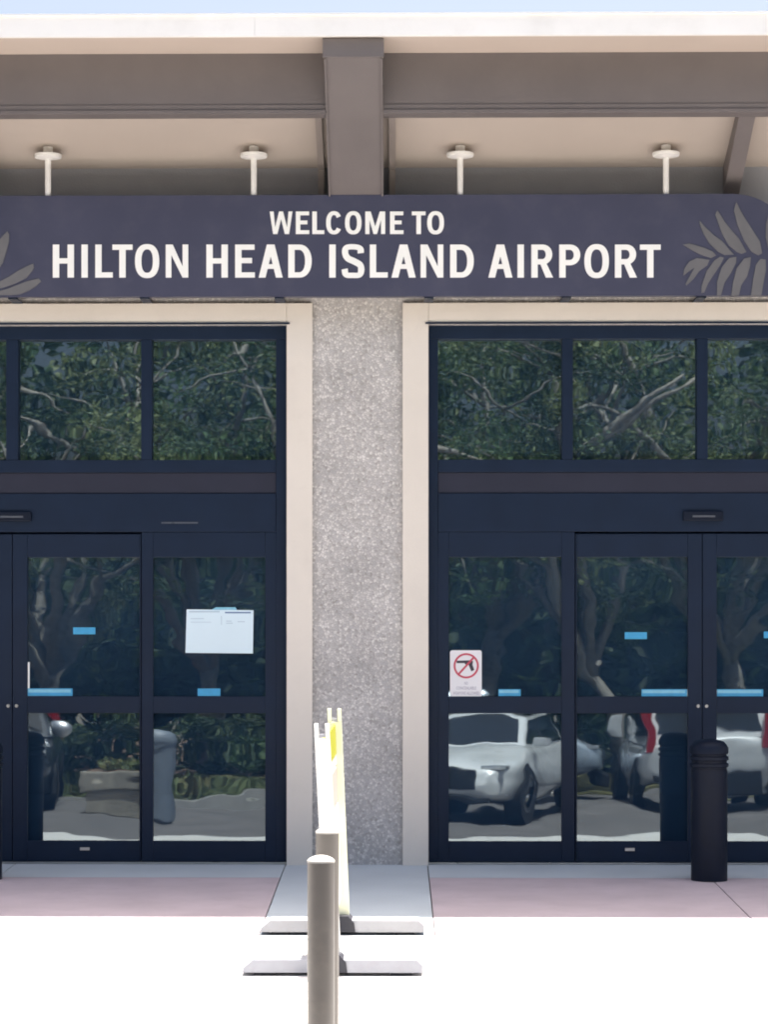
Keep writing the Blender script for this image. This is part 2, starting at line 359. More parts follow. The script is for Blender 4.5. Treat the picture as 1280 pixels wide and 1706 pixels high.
# deep tapered main rafters and the slender rafters between them
zA, zB = az(96, 1.22, 590), az(340, .19, 590)
for k in (-1, 0, 1):
    xc = RXC + 4.79 * k
    pr = [(-1.22, ZOV - .002), (-1.22, zA), (-.19, zB), (-.02, zB - .05), (-.02, Z0 + SL * .02 - .001), (-.77, Z0 + SL * .77 - .001), (-.77, ZOV - .002)]
    cpart(prism('main_rafter', pr, 'x', xc - RW + .012, xc + RW - .012, M_BEAM, can))
    for s in (-1, 1):                                                     # proud side plates: the fine lines along both edges
        pr2 = [(-1.225, ZOV - .003), (-1.225, zA - .012), (-.19, zB - .013), (-.018, zB - .064), (-.018, Z0 + SL * .018 - .002), (-.765, Z0 + SL * .765 - .002), (-.765, ZOV - .003)]
        e = xc + s * RW
        cpart(prism('side_plate', pr2, 'x', min(e, e - s * .0115), max(e, e - s * .0115), M_BEAM, can))
        tx = xc + s * (RW + .055)
        zt_ = lambda d, q: Z0 + SL * d - q
        cpart(prism('soffit_trim', [(-.76, zt_(.76, .001)), (-.76, zt_(.76, .045)), (-.05, zt_(.05, .045)), (-.05, 4.08), (-.002, 4.08), (-.002, zt_(.002, .001))], 'x', tx - .02, tx + .02, M_TRIMTAUPE, can))
    c_box('end_cap', xc - RW - .008, xc + RW + .008, -1.247, -1.226, zA - .004, az(64, 1.247), M_BEAM, bev=.002)
for xc in (2.14, -2.646, 2.14 + 4.79, -2.646 - 4.79):
    lo = .085
    cpart(prism('slender_rafter', [(-.765, Z0 + SL * .765 - .001), (-.765, Z0 + SL * .765 - lo), (-.005, Z0 - lo - .1), (-.005, Z0 - .001)], 'x', xc - .05, xc + .05, M_BEAM, can))

# ================================================================== WELCOME SIGN
SD = .26
sx0, sx1 = ax(-140, SD), ax(1330, SD); sz0, sz1 = az(494, SD), az(325, SD)
sign = empty('welcome_sign', 'dark navy sign board with white lettering and palm fronds under the canopy', 'sign', ((sx0 + sx1) / 2, -SD + .03, sz0))
def spart(o): o.data.transform(Matrix.Translation(-sign.location)); return o
def P(px, py, d=SD): v = at(px, py, d); return (v.x, v.z)
rad = .41
pts = [(sx0, sz0), (sx1, sz0), (sx1, sz1 - rad)]
pts += [(sx1 - rad + rad * math.cos(a), sz1 - rad + rad * math.sin(a)) for a in [i * math.pi / 2 / 14 for i in range(1, 15)]]
pts += [(sx0 + rad + rad * math.cos(a), sz1 - rad + rad * math.sin(a)) for a in [math.pi / 2 + i * math.pi / 2 / 14 for i in range(0, 15)]]
spart(flat_shape('sign_board', [pts], -SD + .03, .06, M_SIGN, sign))

def arc(cx, cy, rx, ry, a0, a1, n=20, p=2.35):
    out = []
    for i in range(n + 1):
        a = a0 + (a1 - a0) * i / n; c, s = math.cos(a), math.sin(a)
        out.append((cx + rx * math.copysign(abs(c) ** (2 / p), c), cy + ry * math.copysign(abs(s) ** (2 / p), s)))
    return out
def stroke(path, th):
    L, Rr = [], []
    for i, p in enumerate(path):
        a = Vector(path[max(0, i - 1)]); b = Vector(path[min(len(path) - 1, i + 1)]); t = (b - a).normalized(); nrm = Vector((-t.y, t.x))
        h = th(i / (len(path) - 1), abs(t.x)) / 2
        L.append(tuple(Vector(p) + nrm * h)); Rr.append(tuple(Vector(p) - nrm * h))
    return L + Rr[::-1]
def catmull(P_, n=10):
    P_ = [Vector(p) for p in P_]; Q = [2 * P_[0] - P_[1]] + P_ + [2 * P_[-1] - P_[-2]]; out = []
    for i in range(1, len(Q) - 2):
        for k in range(n):
            t = k / n; a, b, c, d = Q[i - 1:i + 3]
            out.append(tuple(.5 * ((2 * b) + (c - a) * t + (2 * a - 5 * b + 4 * c - d) * t * t + (3 * b - a - 3 * c + d) * t ** 3)))
    return out + [tuple(P_[-1])]
def glyph(ch, w, h, s, b):
    """outline(s) of a condensed grotesque capital, w x h, stem s, bar b"""
    pi = math.pi
    if ch == 'I': return [[(0, 0), (w, 0), (w, h), (0, h)]]
    if ch == 'H': m = h * .505; return [[(0, 0), (s, 0), (s, m - b / 2), (w - s, m - b / 2), (w - s, 0), (w, 0), (w, h), (w - s, h), (w - s, m + b / 2), (s, m + b / 2), (s, h), (0, h)]]
    if ch == 'L': return [[(0, 0), (w, 0), (w, b), (s, b), (s, h), (0, h)]]
    if ch == 'T': c = w / 2; return [[(c - s / 2, 0), (c + s / 2, 0), (c + s / 2, h - b), (w, h - b), (w, h), (0, h), (0, h - b), (c - s / 2, h - b)]]
    if ch == 'E': m = h * .515; e = w * .86; return [[(0, 0), (w, 0), (w, b), (s, b), (s, m - b / 2), (e, m - b / 2), (e, m + b / 2), (s, m + b / 2), (s, h - b), (w * .985, h - b), (w * .985, h), (0, h)]]
    if ch == 'N': t = s * .88; return [[(0, 0), (t, 0), (t, h * .68), (w - t * 1.02, 0), (w, 0), (w, h), (w - t, h), (w - t, h * .34), (t * 1.25, h), (0, h)]]
    if ch == 'A':
        f = s * 1.06; k = w * .33; z0, z1 = h * .265, h * .405
        lx = lambda y: w * .5 - (w * .5 - k) * 0 - (k + (w / 2 - k) * 0) * (1 - y / h) * 0
        L0 = lambda y: (w / 2 - s * .60) * (y / h)                       # outer left edge
        I0 = lambda y: f + (w / 2 - s * .60 + f * 0 - 0) * (y / h)       # inner left edge
        zt = h * (w / 2 - f) / (w / 2 - s * .60)
        hole = [(I0(z1), z1), (w - I0(z1), z1), (w / 2, min(zt, h * .83))]
        return [[(0, 0), (f, 0), (I0(z0), z0), (w - I0(z0), z0), (w - f, 0), (w, 0), (w - L0(h), h), (L0(h), h)], hole]
    if ch == 'O': return [arc(w / 2, h / 2, w / 2, h / 2 * 1.03, 0, 2 * pi, 48)[:-1], arc(w / 2, h / 2, w / 2 - s, h / 2 * 1.03 - b, 2 * pi, 0, 40)[:-1]]
    if ch == 'D': q = w * .46; return [[(0, 0)] + arc(q, h / 2, w - q, h / 2, -pi / 2, pi / 2, 26, 2.2) + [(0, h)], [(s, h - b)] + arc(q, h / 2, w - q - s * 1.04, h / 2 - b, pi / 2, -pi / 2, 24, 2.2) + [(s, b)]]
    if ch in 'PR':
        lo = h * (.375 if ch == 'P' else .40); cy = (h + lo) / 2; ry = (h - lo) / 2; q = w * .5; rw = w if ch == 'P' else w * .96
        outer = arc(q, cy, rw - q, ry, -pi / 2, pi / 2, 22, 2.1); inner = [(s, h - b)] + arc(q, cy, rw - q - s * 1.02, ry - b, pi / 2, -pi / 2, 20, 2.1) + [(s, lo + b)]
        if ch == 'P': return [[(0, 0), (s, 0), (s, lo)] + outer + [(0, h)], inner]
        k = w * .80
        tail = [(s, 0), (s, lo), (w * .42, lo), (w - s * 1.12, 0), (w, 0), (w * .70, lo + ry * .06)]
        return [[(0, 0)] + tail + arc(q, cy, rw - q, ry, -pi / 2 * .62, pi / 2, 22, 2.1) + [(0, h)], inner]
    if ch == 'S':
        hs, hb = s / 2, b / 2
        c = [(w - hs * 1.15, h * .74), (w * .80, h * .885), (w * .50, h * 1.012 - hb), (w * .20, h * .90), (hs * 1.1, h * .735), (w * .27, h * .585), (w * .55, h * .49), (w * .80, h * .385), (w - hs * 1.02, h * .24), (w * .78, h * .085), (w * .48, hb - h * .012), (w * .19, h * .09), (hs * .9, h * .26)]
        return [stroke(catmull(c, 8), lambda t, hx: b + (s - b) * (1 - hx) if not .35 < t < .65 else s * .98)]
    if ch == 'C':
        c = arc(w / 2 * .98, h / 2, w / 2 - s / 2, h / 2 * 1.03 - b / 2, pi * .185, pi * 1.815, 40, 2.3)
        return [stroke(c, lambda t, hx: b + (s - b) * (1 - hx ** 2))]
    if ch == 'W':
        t = s * .95; a, c1 = w * .235, w * .765
        return [[(a - t * .45, 0), (a + t * .55, 0), (w / 2, h * .66), (c1 - t * .55, 0), (c1 + t * .45, 0), (w, h), (w - t * .92, h), (c1 - t * .02, h * .30), (w / 2 + t * .46, h), (w / 2 - t * .46, h), (a + t * .02, h * .30), (t * .92, h), (0, h)]]
    if ch == 'M':
        t = s * .92
        return [[(0, 0), (t, 0), (t, h * .62), (w / 2 - t * .42, 0), (w / 2 + t * .42, 0), (w - t, h * .62), (w - t, 0), (w, 0), (w, h), (w - t * 1.28, h), (w / 2, h * .34), (t * 1.28, h), (0, h)]]
line2 = [('H', 88.2, 123.4), ('I', 135.9, 146.4), ('L', 158.9, 188), ('T', 187.4, 221), ('O', 225.1, 265.5), ('N', 276.3, 313.8), ('H', 344, 379.8), ('E', 391.9, 424.7), ('A', 431.2, 471.2), ('D', 480.4, 519.5), ('I', 548.7, 559.5), ('S', 569.5, 607.5), ('L', 616.3, 646.3), ('A', 652.4, 692.9), ('N', 700.9, 738.9), ('D', 750.2, 789.7), ('A', 813.8, 854), ('I', 862.4, 873.2), ('R', 885.5, 921.8), ('P', 932, 967.1), ('O', 973.9, 1014.8), ('R', 1024.8, 1061.6), ('T', 1066.4, 1101)]
line1 = [('W', 449.5, 487.5), ('E', 493, 515.5), ('L', 520.5, 540.5), ('C', 543.8, 570), ('O', 575, 602.5), ('M', 608.8, 642), ('E', 650, 672.5), ('T', 686.3, 709.3), ('O', 712, 740)]
pm = 1 / (FPX / (15 - SD))
for txt, ya, yb, st, br in ((line2, 408, 463, 10.7, 8.7), (line1, 353, 390.5, 7.6, 6.2)):
    for ch, xa, xb in txt:
        x0, z0 = P(xa, yb); x1, z1 = P(xb, ya)
        cs = [[(x0 + u, z0 + v) for u, v in c] for c in glyph(ch, x1 - x0, z1 - z0, st * pm, br * pm)]
        spart(flat_shape('letter', cs, -SD - .004, .006, M_LETTER, sign))
def rz(c): return [(1120 + x / 8, 310 + y / 8) for x, y in c]
def lz(c): return [(x / 12.19, 370 + y / 12.19) for x, y in c]
leaves = [rz(c) for c in (
    [(145, 785), (230, 768), (420, 825), (540, 878), (585, 928), (520, 962), (380, 920), (250, 850)],
    [(365, 465), (440, 550), (560, 665), (665, 735), (760, 850), (825, 918), (700, 922), (620, 885), (500, 770), (420, 640), (375, 530)],
    [(575, 385), (605, 330), (640, 380), (700, 480), (830, 640), (890, 705), (990, 880), (930, 908), (860, 880), (760, 800), (670, 650), (610, 480)],
    [(825, 330), (855, 215), (890, 290), (950, 400), (1060, 570), (1170, 740), (1200, 900), (1150, 928), (1060, 880), (960, 730), (870, 520)],
    [(1310, 300), (1355, 400), (1400, 560), (1420, 740), (1400, 900), (1330, 925), (1280, 830), (1250, 680), (1255, 500)],
    [(150, 1200), (160, 1110), (230, 1010), (330, 965), (420, 975), (498, 990), (470, 1060), (360, 1140), (290, 1240), (190, 1330), (180, 1310), (250, 1180), (300, 1092), (225, 1140)],
    [(390, 1430), (395, 1330), (460, 1140), (560, 1000), (640, 945), (690, 960), (640, 1060), (560, 1180), (480, 1300), (430, 1420)],
    [(600, 1462), (600, 1280), (660, 1090), (760, 965), (858, 945), (850, 1030), (780, 1170), (700, 1290), (650, 1462)],
    [(790, 1462), (810, 1300), (860, 1100), (960, 970), (1050, 952), (1040, 1070), (1000, 1210), (920, 1330), (890, 1462)],
    [(1050, 1462), (1080, 1250), (1120, 1050), (1180, 975), (1250, 985), (1250, 1130), (1220, 1280), (1190, 1462)],
    [(1330, 1462), (1320, 1280), (1330, 1100), (1370, 985), (1440, 985), (1470, 1130), (1470, 1300), (1450, 1462)])]
leaves += [lz(c) for c in (
    [(-260, 700), (-150, 520), (0, 360), (60, 290), (150, 190), (185, 260), (185, 400), (120, 640), (60, 830), (-60, 1010), (-200, 1050)],
    [(-300, 1330), (-150, 1260), (0, 1210), (180, 1120), (380, 990), (560, 900), (680, 850), (690, 930), (650, 1010), (540, 1140), (400, 1210), (310, 1255), (100, 1330), (-250, 1400)],
    [(-300, 1460), (0, 1400), (150, 1365), (330, 1290), (560, 1205), (790, 1150), (840, 1215), (740, 1305), (600, 1395), (420, 1470), (200, 1490), (-200, 1490)])]
for c in leaves: spart(flat_shape('frond_leaf', [[P(x, y) for x, y in c]], -SD - .0035, .005, M_FROND, sign))
for px in (80, 423, 767, 1110, -264 + 345 - 345 + 1):
    if px < -130: continue
    x = ax(px, SD - .03); zt = az(263, SD - .03)
    po = lathe('hanger_pole', [(0, sz1 - .004), (.019, sz1 - .004), (.019, zt), (0, zt)], M_WHITE, sign, n=16)
    po.data.transform(Matrix.Translation((x - sign.location.x, 0, -sign.location.z)))
    fl = lathe('flange', [(0, zt - .008), (.03, zt - .008), (.083, zt + .004), (.086, zt + .014), (.086, zt + .024), (.03, zt + .03), (.03, Z0 + SL * .24), (0, Z0 + SL * .24)], M_WHITE, po, n=28)
    fl.data.transform(Matrix.Translation((x - sign.location.x, 0, -sign.location.z)))
for px in (240, 465, 715, 945, 1170, 20):                                   # little standoff brackets under the board
    x = ax(px, SD)
    spart(box('bracket', x - .03, x + .03, -SD + .02, -.001, sz0 - .008, sz0 - .001, M_FRAME, sign))

# ================================================================== GLAZED ENTRANCES
def entrance(name, label, xs, head_row, group):
    """xs: pixel columns of the left half (jamb .. centre); the right half mirrors it"""
    jl, t0a, t0b, t1a, t1b, sa, sb, la, lb, cen = xs
    d = FX; X = lambda p: ax(p, d); Z = lambda p: az(p, d)
    root = empty(name, label, 'entrance', (X(cen), -d, 0), group)
    loc = root.location.copy()
    def loc_(o): o.data.transform(Matrix.Translation(-loc)); return o
    def bx(nm, x0, x1, y0, y1, z0, z1, m, par=root, bev=.003): return loc_(box(nm, min(x0, x1), max(x0, x1), y0, y1, z0, z1, m, par, bev))
    YF, YB = -d, -d + .11
    mir = lambda p: 2 * cen - p
    zh, zt1, zt0 = TOPL - .001, Z(565), Z(766)
    zrail, zsp, zhd = Z(787), Z(822), Z(886)
    L, Rg = LX0 if cen < 600 else RX0, LX1 if cen < 600 else RX1
    L += .001; Rg -= .001
    bx('head_rail', L, Rg, YF, YB, zt1, zh, M_FRAME)
    e1 = .0008
    for a, b in ((L, X(t0a)), (X(mir(t0a)), Rg)): bx('jamb', a, b, YF, YB, .012, zt1 - e1, M_FRAME)
    for a, b in ((t0b, t1a), (t1b, mir(t1b)), (mir(t1a), mir(t0b))): bx('mullion', X(a), X(b), YF + .004, YB, zt0 + e1, zt1 - e1, M_FRAME)
    iL, iR = X(t0a) + e1, X(mir(t0a)) - e1
    bx('transom_rail', iL, iR, YF - .002, YB, zrail, zt0, M_FRAME)
    bx('spandrel', iL, iR, YF + .012, YB, zsp, zrail - e1, M_FRAME2, bev=.002)
    hb = bx('header_box', iL, iR, YF - .005, YB + .02, zhd, zsp - e1, M_FRAME)
    def pane(par, x0, x1, z0, z1, y, m, tilt, sway=0):
        bm = bmesh.new(); add_box(bm, x0 - .006, x1 + .006, -.003, .003, z0 - .006, z1 + .006)
        o = from_bm('pane', bm, m, par)
        c = Vector(((x0 + x1) / 2, 0, (z0 + z1) / 2)); o.data.transform(Matrix.Translation(-c))
        o.data.transform(Matrix.Rotation(tilt, 4, 'X') @ Matrix.Rotation(sway, 4, 'Z')); o.data.transform(Matrix.Translation(c + Vector((0, y, 0)) - loc)); return o
    rnd = random.Random(cen)
    for a, b in ((t0a, t0b), (t1a, t1b), (mir(t1b), mir(t1a)), (mir(t0b), mir(t0a))):
        pane(root, X(a), X(b), zt0, zt1, YF + .06, M_TRANSOM, R(-.25 + rnd.uniform(-.1, .1)), R(rnd.uniform(-.12, .12)))
    # sidelights (fixed) and sliding leaves
    zT, zm1, zm0, zb, zbot = Z(928), Z(1160), Z(1188), Z(1401), .012
    def leafset(nm, o0, g0, g1, o1, y, ztop):
        bm = bmesh.new()
        A, B, C, D = sorted((X(o0), X(g0), X(g1), X(o1)))
        add_box(bm, A, B, y, y + .05, zbot, ztop, .003); add_box(bm, C, D, y, y + .05, zbot, ztop, .003)
        add_box(bm, B + e1, C - e1, y, y + .05, zT, ztop, .003); add_box(bm, B + e1, C - e1, y, y + .05, zm0, zm1, .003)
        add_box(bm, B + e1, C - e1, y, y + .05, zbot, zb, .003)
        f = loc_(from_bm(nm, bm, M_FRAME, root))
        for za, zz in ((zm1, zT), (zb, zm0)): pane(f, B, C, za, zz, y + .025, M_GLASS, R(-.70 + rnd.uniform(-.08, .08)), R(rnd.uniform(-.1, .1)))
        return f
    parts = []
    ztop = zhd - .001
    parts.append(leafset('sidelight', t0a, sa, sb, la - 4, YF + .002, ztop))
    parts.append(leafset('sliding_door', la - 2.5, la, lb, cen - .6, YF + .012, ztop - .012))
    parts.append(leafset('sliding_door', mir(la - 2.5), mir(la), mir(lb), cen + .6, YF + .012, ztop - .012))
    parts.append(leafset('sidelight', mir(t0a), mir(sa), mir(sb), mir(la - 4), YF + .002, ztop))
    bx('threshold', L, Rg, YF - .03, YB + .05, .0005, .011, M_STEEL, bev=.002)
    s = bx('sensor', X(cen - 33), X(cen + 33), YF - .037, YF - .006, Z(868), Z(853), M_BOLLARD, hb, .005)
    bx('sensor_lens', X(cen - 18), X(cen + 20), YF - .041, YF - .0375, Z(862.5), Z(859.5), M_LENS, hb, .001)
    for q in (-7, 7):
        lk = lathe('lock', [(0, .006), (.010, .006), (.012, 0), (0, 0)], M_STEEL, parts[1 if q < 0 else 2], n=14)
        lk.data.transform(Matrix.Translation(Vector((X(cen + q), YF + .0115, Z(1176))) - loc) @ Matrix.Rotation(R(90), 4, 'X'))
    for q, pt in ((-121, 1), (121, 2)): bx('door_stop', X(cen + q - 8), X(cen + q + 8), YF + .006, YF + .0115, Z(1417), Z(1412), M_STEEL, parts[pt], .001)
    def decal(pt, xa, xb, ya, yb, pale=False):
        y = YF + (.012 if pt in (1, 2) else .002) + .025 - .012
        o = bx('decal', X(xa), X(xb), y, y + .0015, Z(yb), Z(ya), M_DECAL, parts[pt], 0)
        if pale: bx('decal', X(xa) + .004, X(xb) - .012, y - .0008, y - .0002, Z((ya * .45 + yb * .55)), Z(ya + 1.5), M_DECAL2, parts[pt], 0)
    return root, parts, decal, bx, X, Z, YF
eR = entrance('glazed_entrance', 'dark framed glass entrance with the weapons notice, beside the black bollard', (714, 730, 937, 955, 1162, 748, 936, 962, 1147, 1171), 540, 'glazed entrances')
eL = entrance('glazed_entrance', 'dark framed glass entrance with the white paper notice on its sidelight', (-438, -420, -213, -195, 10, -402, -215, -192, -5, 20), 541, 'glazed entrances')
dec = eR[2]
dec(0, 831, 868, 1148, 1159.5, True); dec(1, 1042, 1079, 1053, 1064.5); dec(1, 1070, 1146, 1148, 1160, True); dec(2, 1196, 1273, 1148, 1160, True); dec(2, 1274, 1312, 1052, 1063)
dec = eL[2]
dec(2, 121, 158, 1045, 1056.5); dec(2, 45, 120, 1147, 1159.5, True); dec(3, 329, 367, 1147, 1159.5); dec(1, -118, -81, 1047, 1058); dec(1, -80, -5, 1147, 1159, True)
eL[3]('strip_label', eL[4](269), eL[4](330), eL[6] - .009, eL[6] - .0055, eL[5](872), eL[5](869.5), M_LENS, eL[0], 0)
eL[3]('draught_strip', eL[4](45.5), eL[4](48.5), eL[6] + .02, eL[6] + .024, eL[5](1147), eL[5](1103), M_LETTER, eL[1][2], 0)

# ------------------------------------------------------------------ notices stuck to the glass
dn = FX - .012
def PN(px, py): v = at(px, py, dn); return (v.x, v.z)
q = [PN(309, 1087.5), PN(421.5, 1088.5), PN(422.5, 1016.5), PN(311, 1015)]
c0 = at(365, 1052, dn)
notice = flat_shape('paper_notice', [q], -dn, .0015, M_PAPER, None)
tag(notice, 'white landscape paper notice taped inside the glass sidelight', 'notice')
for xa, xb, ya, yb, m in ((375, 418, 1019.3, 1021.6, M_INK), (315, 366, 1018, 1020, M_INKPALE), (368.5, 369.6, 1026, 1041, M_INKPALE), (377, 386, 1034, 1035.2, M_INKPALE), (377, 388, 1037.5, 1038.7, M_INKPALE), (396, 408, 1035, 1036.2, M_INKPALE), (318, 340, 1030, 1031, M_INKPALE), (318, 352, 1036, 1036.8, M_INKPALE)):
    a = PN(xa, yb); b = PN(xb, ya)
    flat_shape('print', [[a, (b[0], a[1]), b, (a[0], b[1])]], -dn - .0016, .0006, m, notice)
a, b = PN(352, 1016), PN(395, 1011.5)
flat_shape('tape', [[a, (b[0], a[1]), (b[0] - .01, b[1]), (a[0] + .03, b[1])]], -dn - .002, .0006, M_DECAL2, notice)
gx, gz = PN(776.5, 1122)
gw, gh = (803 - 750) * pm * 1.018, (1161 - 1083) * pm * 1.018
rr = .014
plate = []
for cx_, cz_, a0 in ((gx + gw / 2 - rr, gz + gh / 2 - rr, 0), (gx - gw / 2 + rr, gz + gh / 2 - rr, 90), (gx - gw / 2 + rr, gz - gh / 2 + rr, 180), (gx + gw / 2 - rr, gz - gh / 2 + rr, 270)):
    plate += [(cx_ + rr * math.cos(R(a0 + t)), cz_ + rr * math.sin(R(a0 + t))) for t in (0, 30, 60, 90)]
ban = tag(flat_shape('prohibition_sign', [plate], -dn, .002, M_SIGNW, None), 'white notice with a red crossed circle over a black handgun, on glass', 'sign')
cx_, cz_ = PN(777, 1109); r1, r0 = 21.5 * pm, 18.2 * pm
flat_shape('ring', [[(cx_ + r1 * math.cos(R(t)), cz_ + r1 * math.sin(R(t))) for t in range(0, 360, 8)], [(cx_ + r0 * math.cos(R(t)), cz_ + r0 * math.sin(R(t))) for t in range(0, 360, 8)]], -dn - .0022, .001, M_RED, ban)
gun = [PN(x, y) for x, y in ((761, 1100.5), (784, 1099.8), (788.5, 1101.5), (787.5, 1107), (790.5, 1116), (785.5, 1118.3), (781, 1107.5), (776, 1107), (774, 1104.5), (761, 1104.6))]
flat_shape('handgun_print', [gun], -dn - .0020, .0006, M_INKBLK, ban)
u = Vector((math.cos(R(48)), math.sin(R(48)))); v_ = Vector((-u.y, u.x)) * 1.7 * pm; c_ = Vector((cx_, cz_)); rr_ = r0 + .5 * pm
flat_shape('slash', [[tuple(c_ - u * rr_ - v_), tuple(c_ + u * rr_ - v_), tuple(c_ + u * rr_ + v_), tuple(c_ - u * rr_ + v_)]], -dn - .0026, .0006, M_RED, ban)
for body, row, wd in (('NO', 1138, 6), ('CONCEALABLE', 1146, 34), ('WEAPONS ALLOWED', 1154.5, 45)):
    x_, z_ = PN(777, row); text_shape('wording', body, x_, z_, wd * pm, 5.2 * pm, -dn - .0018, M_INKGREY, ban)

# ================================================================== BOLLARDS
def black_bollard(x, d, label):
    z = ground_z(d); h = .838 + .02; r = .11
    o = empty('security_bollard', label, 'bollard', (x, -d, z), 'black bollards outside the doors')
    lathe('post', [(0, 0), (r, 0), (r, h - .185), (0, h - .185)], M_BOLLARD, o, n=40)
    prof = []; zz = h - .184
    prof = [(0, zz), (r - .004, zz), (r - .004, zz + .012), (r + .007, zz + .016), (r + .007, zz + .034), (r - .004, zz + .038), (r - .004, zz + .052), (r + .007, zz + .056), (r + .007, zz + .076), (r - .004, zz + .080), (r - .004, zz + .092), (r + .006, zz + .096), (r + .006, zz + .130), (r - .006, zz + .150), (r * .8, zz + .168), (r * .45, zz + .180), (0, zz + .184)]
    lathe('ribbed_cap', prof, M_BOLLARD, o, n=40)
black_bollard(ax(1182, .75), .75, 'black ribbed bollard standing before the doors right of the pier')
black_bollard(ax(-27, .75), .75, 'black bollard at the left picture edge, mostly out of frame')
def pipe_bollard(px, d, top_row, r, label):
    x = ax(px, d); z = ground_z(d); h = az(top_row, d, px) - z
    o = empty('pipe_bollard', label, 'bollard', (x, -d, z), 'taupe pipe bollards by the barricade')
    lathe('pipe', [(0, -.02), (r, -.02), (r, h - .026), (0, h - .026)], M_TAUPE, o, n=40)
    lathe('domed_cap', [(0, h - .0255), (r + .0015, h - .0255), (r + .001, h - .019), (r * .86, h - .011), (r * .6, h - .005), (r * .3, h - .001), (0, h)], M_CAP, o, n=40)
pipe_bollard(535, 6.70, 1424, .0485, 'nearer taupe steel pipe bollard, in front of the other')
pipe_bollard(545.5, 5.25, 1377.5, .0482, 'farther taupe steel pipe bollard, right behind the nearer one')

# ================================================================== BARRICADE
d1, d2 = 2.81, 3.95
bar = empty('striped_barricade', 'white and yellow plastic barricade seen end on behind the taupe bollards', 'barricade', (ax(563, 3.4), -3.4, ground_z(3.4)))
def bpart(o): o.data.transform(Matrix.Translation(-bar.location)); return o
tops = {}
for d, cx_p, fx0, fx1, frow, ttop, txp in ((d1, 571, 436, 707, 1562, 1180, 557), (d2, 555.5, 406, 704.5, 1629, 1205, 536)):
    x0, x1, xc, gz_ = ax(fx0, d), ax(fx1, d), ax(cx_p, d), ground_z(d)
    hgt = .06
    pr = [(x0, gz_ + .012), (x1, gz_ + .012), (x1, gz_ + .045), (x1 - .03, gz_ + .012 + hgt), (x0 + .05, gz_ + .012 + hgt), (x0, gz_ + .03)]
    f = bpart(prism('foot', pr, 'y', -d - .09, -d + .09, M_FOOT, bar))
    for k in (.12, .88):
        xx = x0 + (x1 - x0) * k; bpart(box('foot_pad', xx - .05, xx + .05, -d - .06, -d + .06, gz_ - .004, gz_ + .0115, M_RUBBER, f))
    pr = [(xc - .068, gz_ + .0125), (xc + .068, gz_ + .0125), (xc + .062, gz_ + .06), (xc + .03, gz_ + .095), (xc - .03, gz_ + .095), (xc - .062, gz_ + .06)]
    bpart(prism('socket', pr, 'y', -d - .095, -d + .095, M_RUBBER, bar))
    # post: leaning box with two prongs on top
    xt, zt = ax(txp, d), az(ttop, d, txp); zb_ = gz_ + .09; w0 = .036
    n = math.hypot(xt - xc, zt - zb_); sh = (xt - xc) / (zt - zb_)
    bm = bmesh.new(); add_box(bm, -w0, w0, -d - .02, -d + .02, zb_, zt - .07, .004)
    add_box(bm, -w0, -w0 + .02, -d - .02, -d + .02, zt - .0695, zt, .005); add_box(bm, w0 - .02, w0, -d - .02, -d + .02, zt - .0695, zt, .005)
    for v in bm.verts: v.co.x += xc + (v.co.z - zb_) * sh
    bpart(from_bm('post', bm, M_BARR if d == d2 else M_PALEY, bar))
    bm = bmesh.new(); add_box(bm, -w0 + .021, w0 - .021, -d - .012, -d + .012, zt - .066, zt - .05, .003)
    for v in bm.verts: v.co.x += xc + (v.co.z - zb_) * sh
    bpart(from_bm('handle', bm, M_FOOT, bar))
    tops[d] = (xc, zb_, xt, zt)
def bx_at(d, z):
    (xa, za, xb, zb_), (xc, zc, xd, zd) = tops[d1], tops[d2]
    t = (d - d1) / (d2 - d1); u = z
    fa = (xa + (xb - xa) * u, za + (zb_ - za) * u); fb = (xc + (xd - xc) * u, zc + (zd - zc) * u)
    return fa[0] + (fb[0] - fa[0]) * t, fa[1] + (fb[1] - fa[1]) * t
def board(u0, u1, m, da=d1 + .021, db=d2 - .021, off=0.0):
    bm = bmesh.new(); V = []
    for d in (da, db):
        for u in (u0, u1):
            x, z = bx_at(d, u)
            V.append([bm.verts.new((x + s + off, -d, z)) for s in (-.006, .006)])
    A, B, C, D = V
    for f in ((A[0], A[1], B[1], B[0]), (C[0], D[0], D[1], C[1]), (A[0], B[0], D[0], C[0]), (A[1], C[1], D[1], B[1]), (B[0], B[1], D[1], D[0]), (A[0], C[0], C[1], A[1])): bm.faces.new(f)
    return bpart(from_bm('board', bm, m, bar))
board(.785, .925, M_YELLOW, off=-.002); board(.735, .78, M_BARR, off=-.004); board(.56, .725, M_ORANGE, off=-.003); board(.42, .55, M_BARR, off=-.004); board(.10, .40, M_PALEY, off=-.004)

# ================================================================== ACROSS THE ROAD (seen in the glass)

M_LEAF = [mat('leaf_%d' % i, c, .55, var=.25, scale=1.2, spec=.35) for i, c in enumerate(((.075, .125, .045), (.115, .155, .065), (.040, .070, .030), (.20, .235, .10)))]
for m in M_LEAF:
    n = m.node_tree.nodes; l = m.node_tree.links; b = n['Principled BSDF']; o = n['Material Output']
    t = n.new('ShaderNodeBsdfTranslucent'); src = b.inputs['Base Color'].links[0].from_socket; l.new(src, t.inputs['Color'])
    mx = n.new('ShaderNodeMixShader'); mx.inputs[0].default_value = .35; l.new(b.outputs[0], mx.inputs[1]); l.new(t.outputs[0], mx.inputs[2]); l.new(mx.outputs[0], o.inputs[0])
M_BARK = mat('bark', (.26, .235, .20), .9, var=.3, scale=9, bump=1, bscale=30)
M_GRASS = mat('grass', (.16, .15, .055), .8, var=.35, scale=5)
M_KERB = mat('kerb_concrete', (.50, .48, .44), .85, var=.1, scale=5)
M_PLANTER = mat('planter_concrete', (.42, .38, .31), .85, var=.15, scale=6, bump=.5, bscale=25)
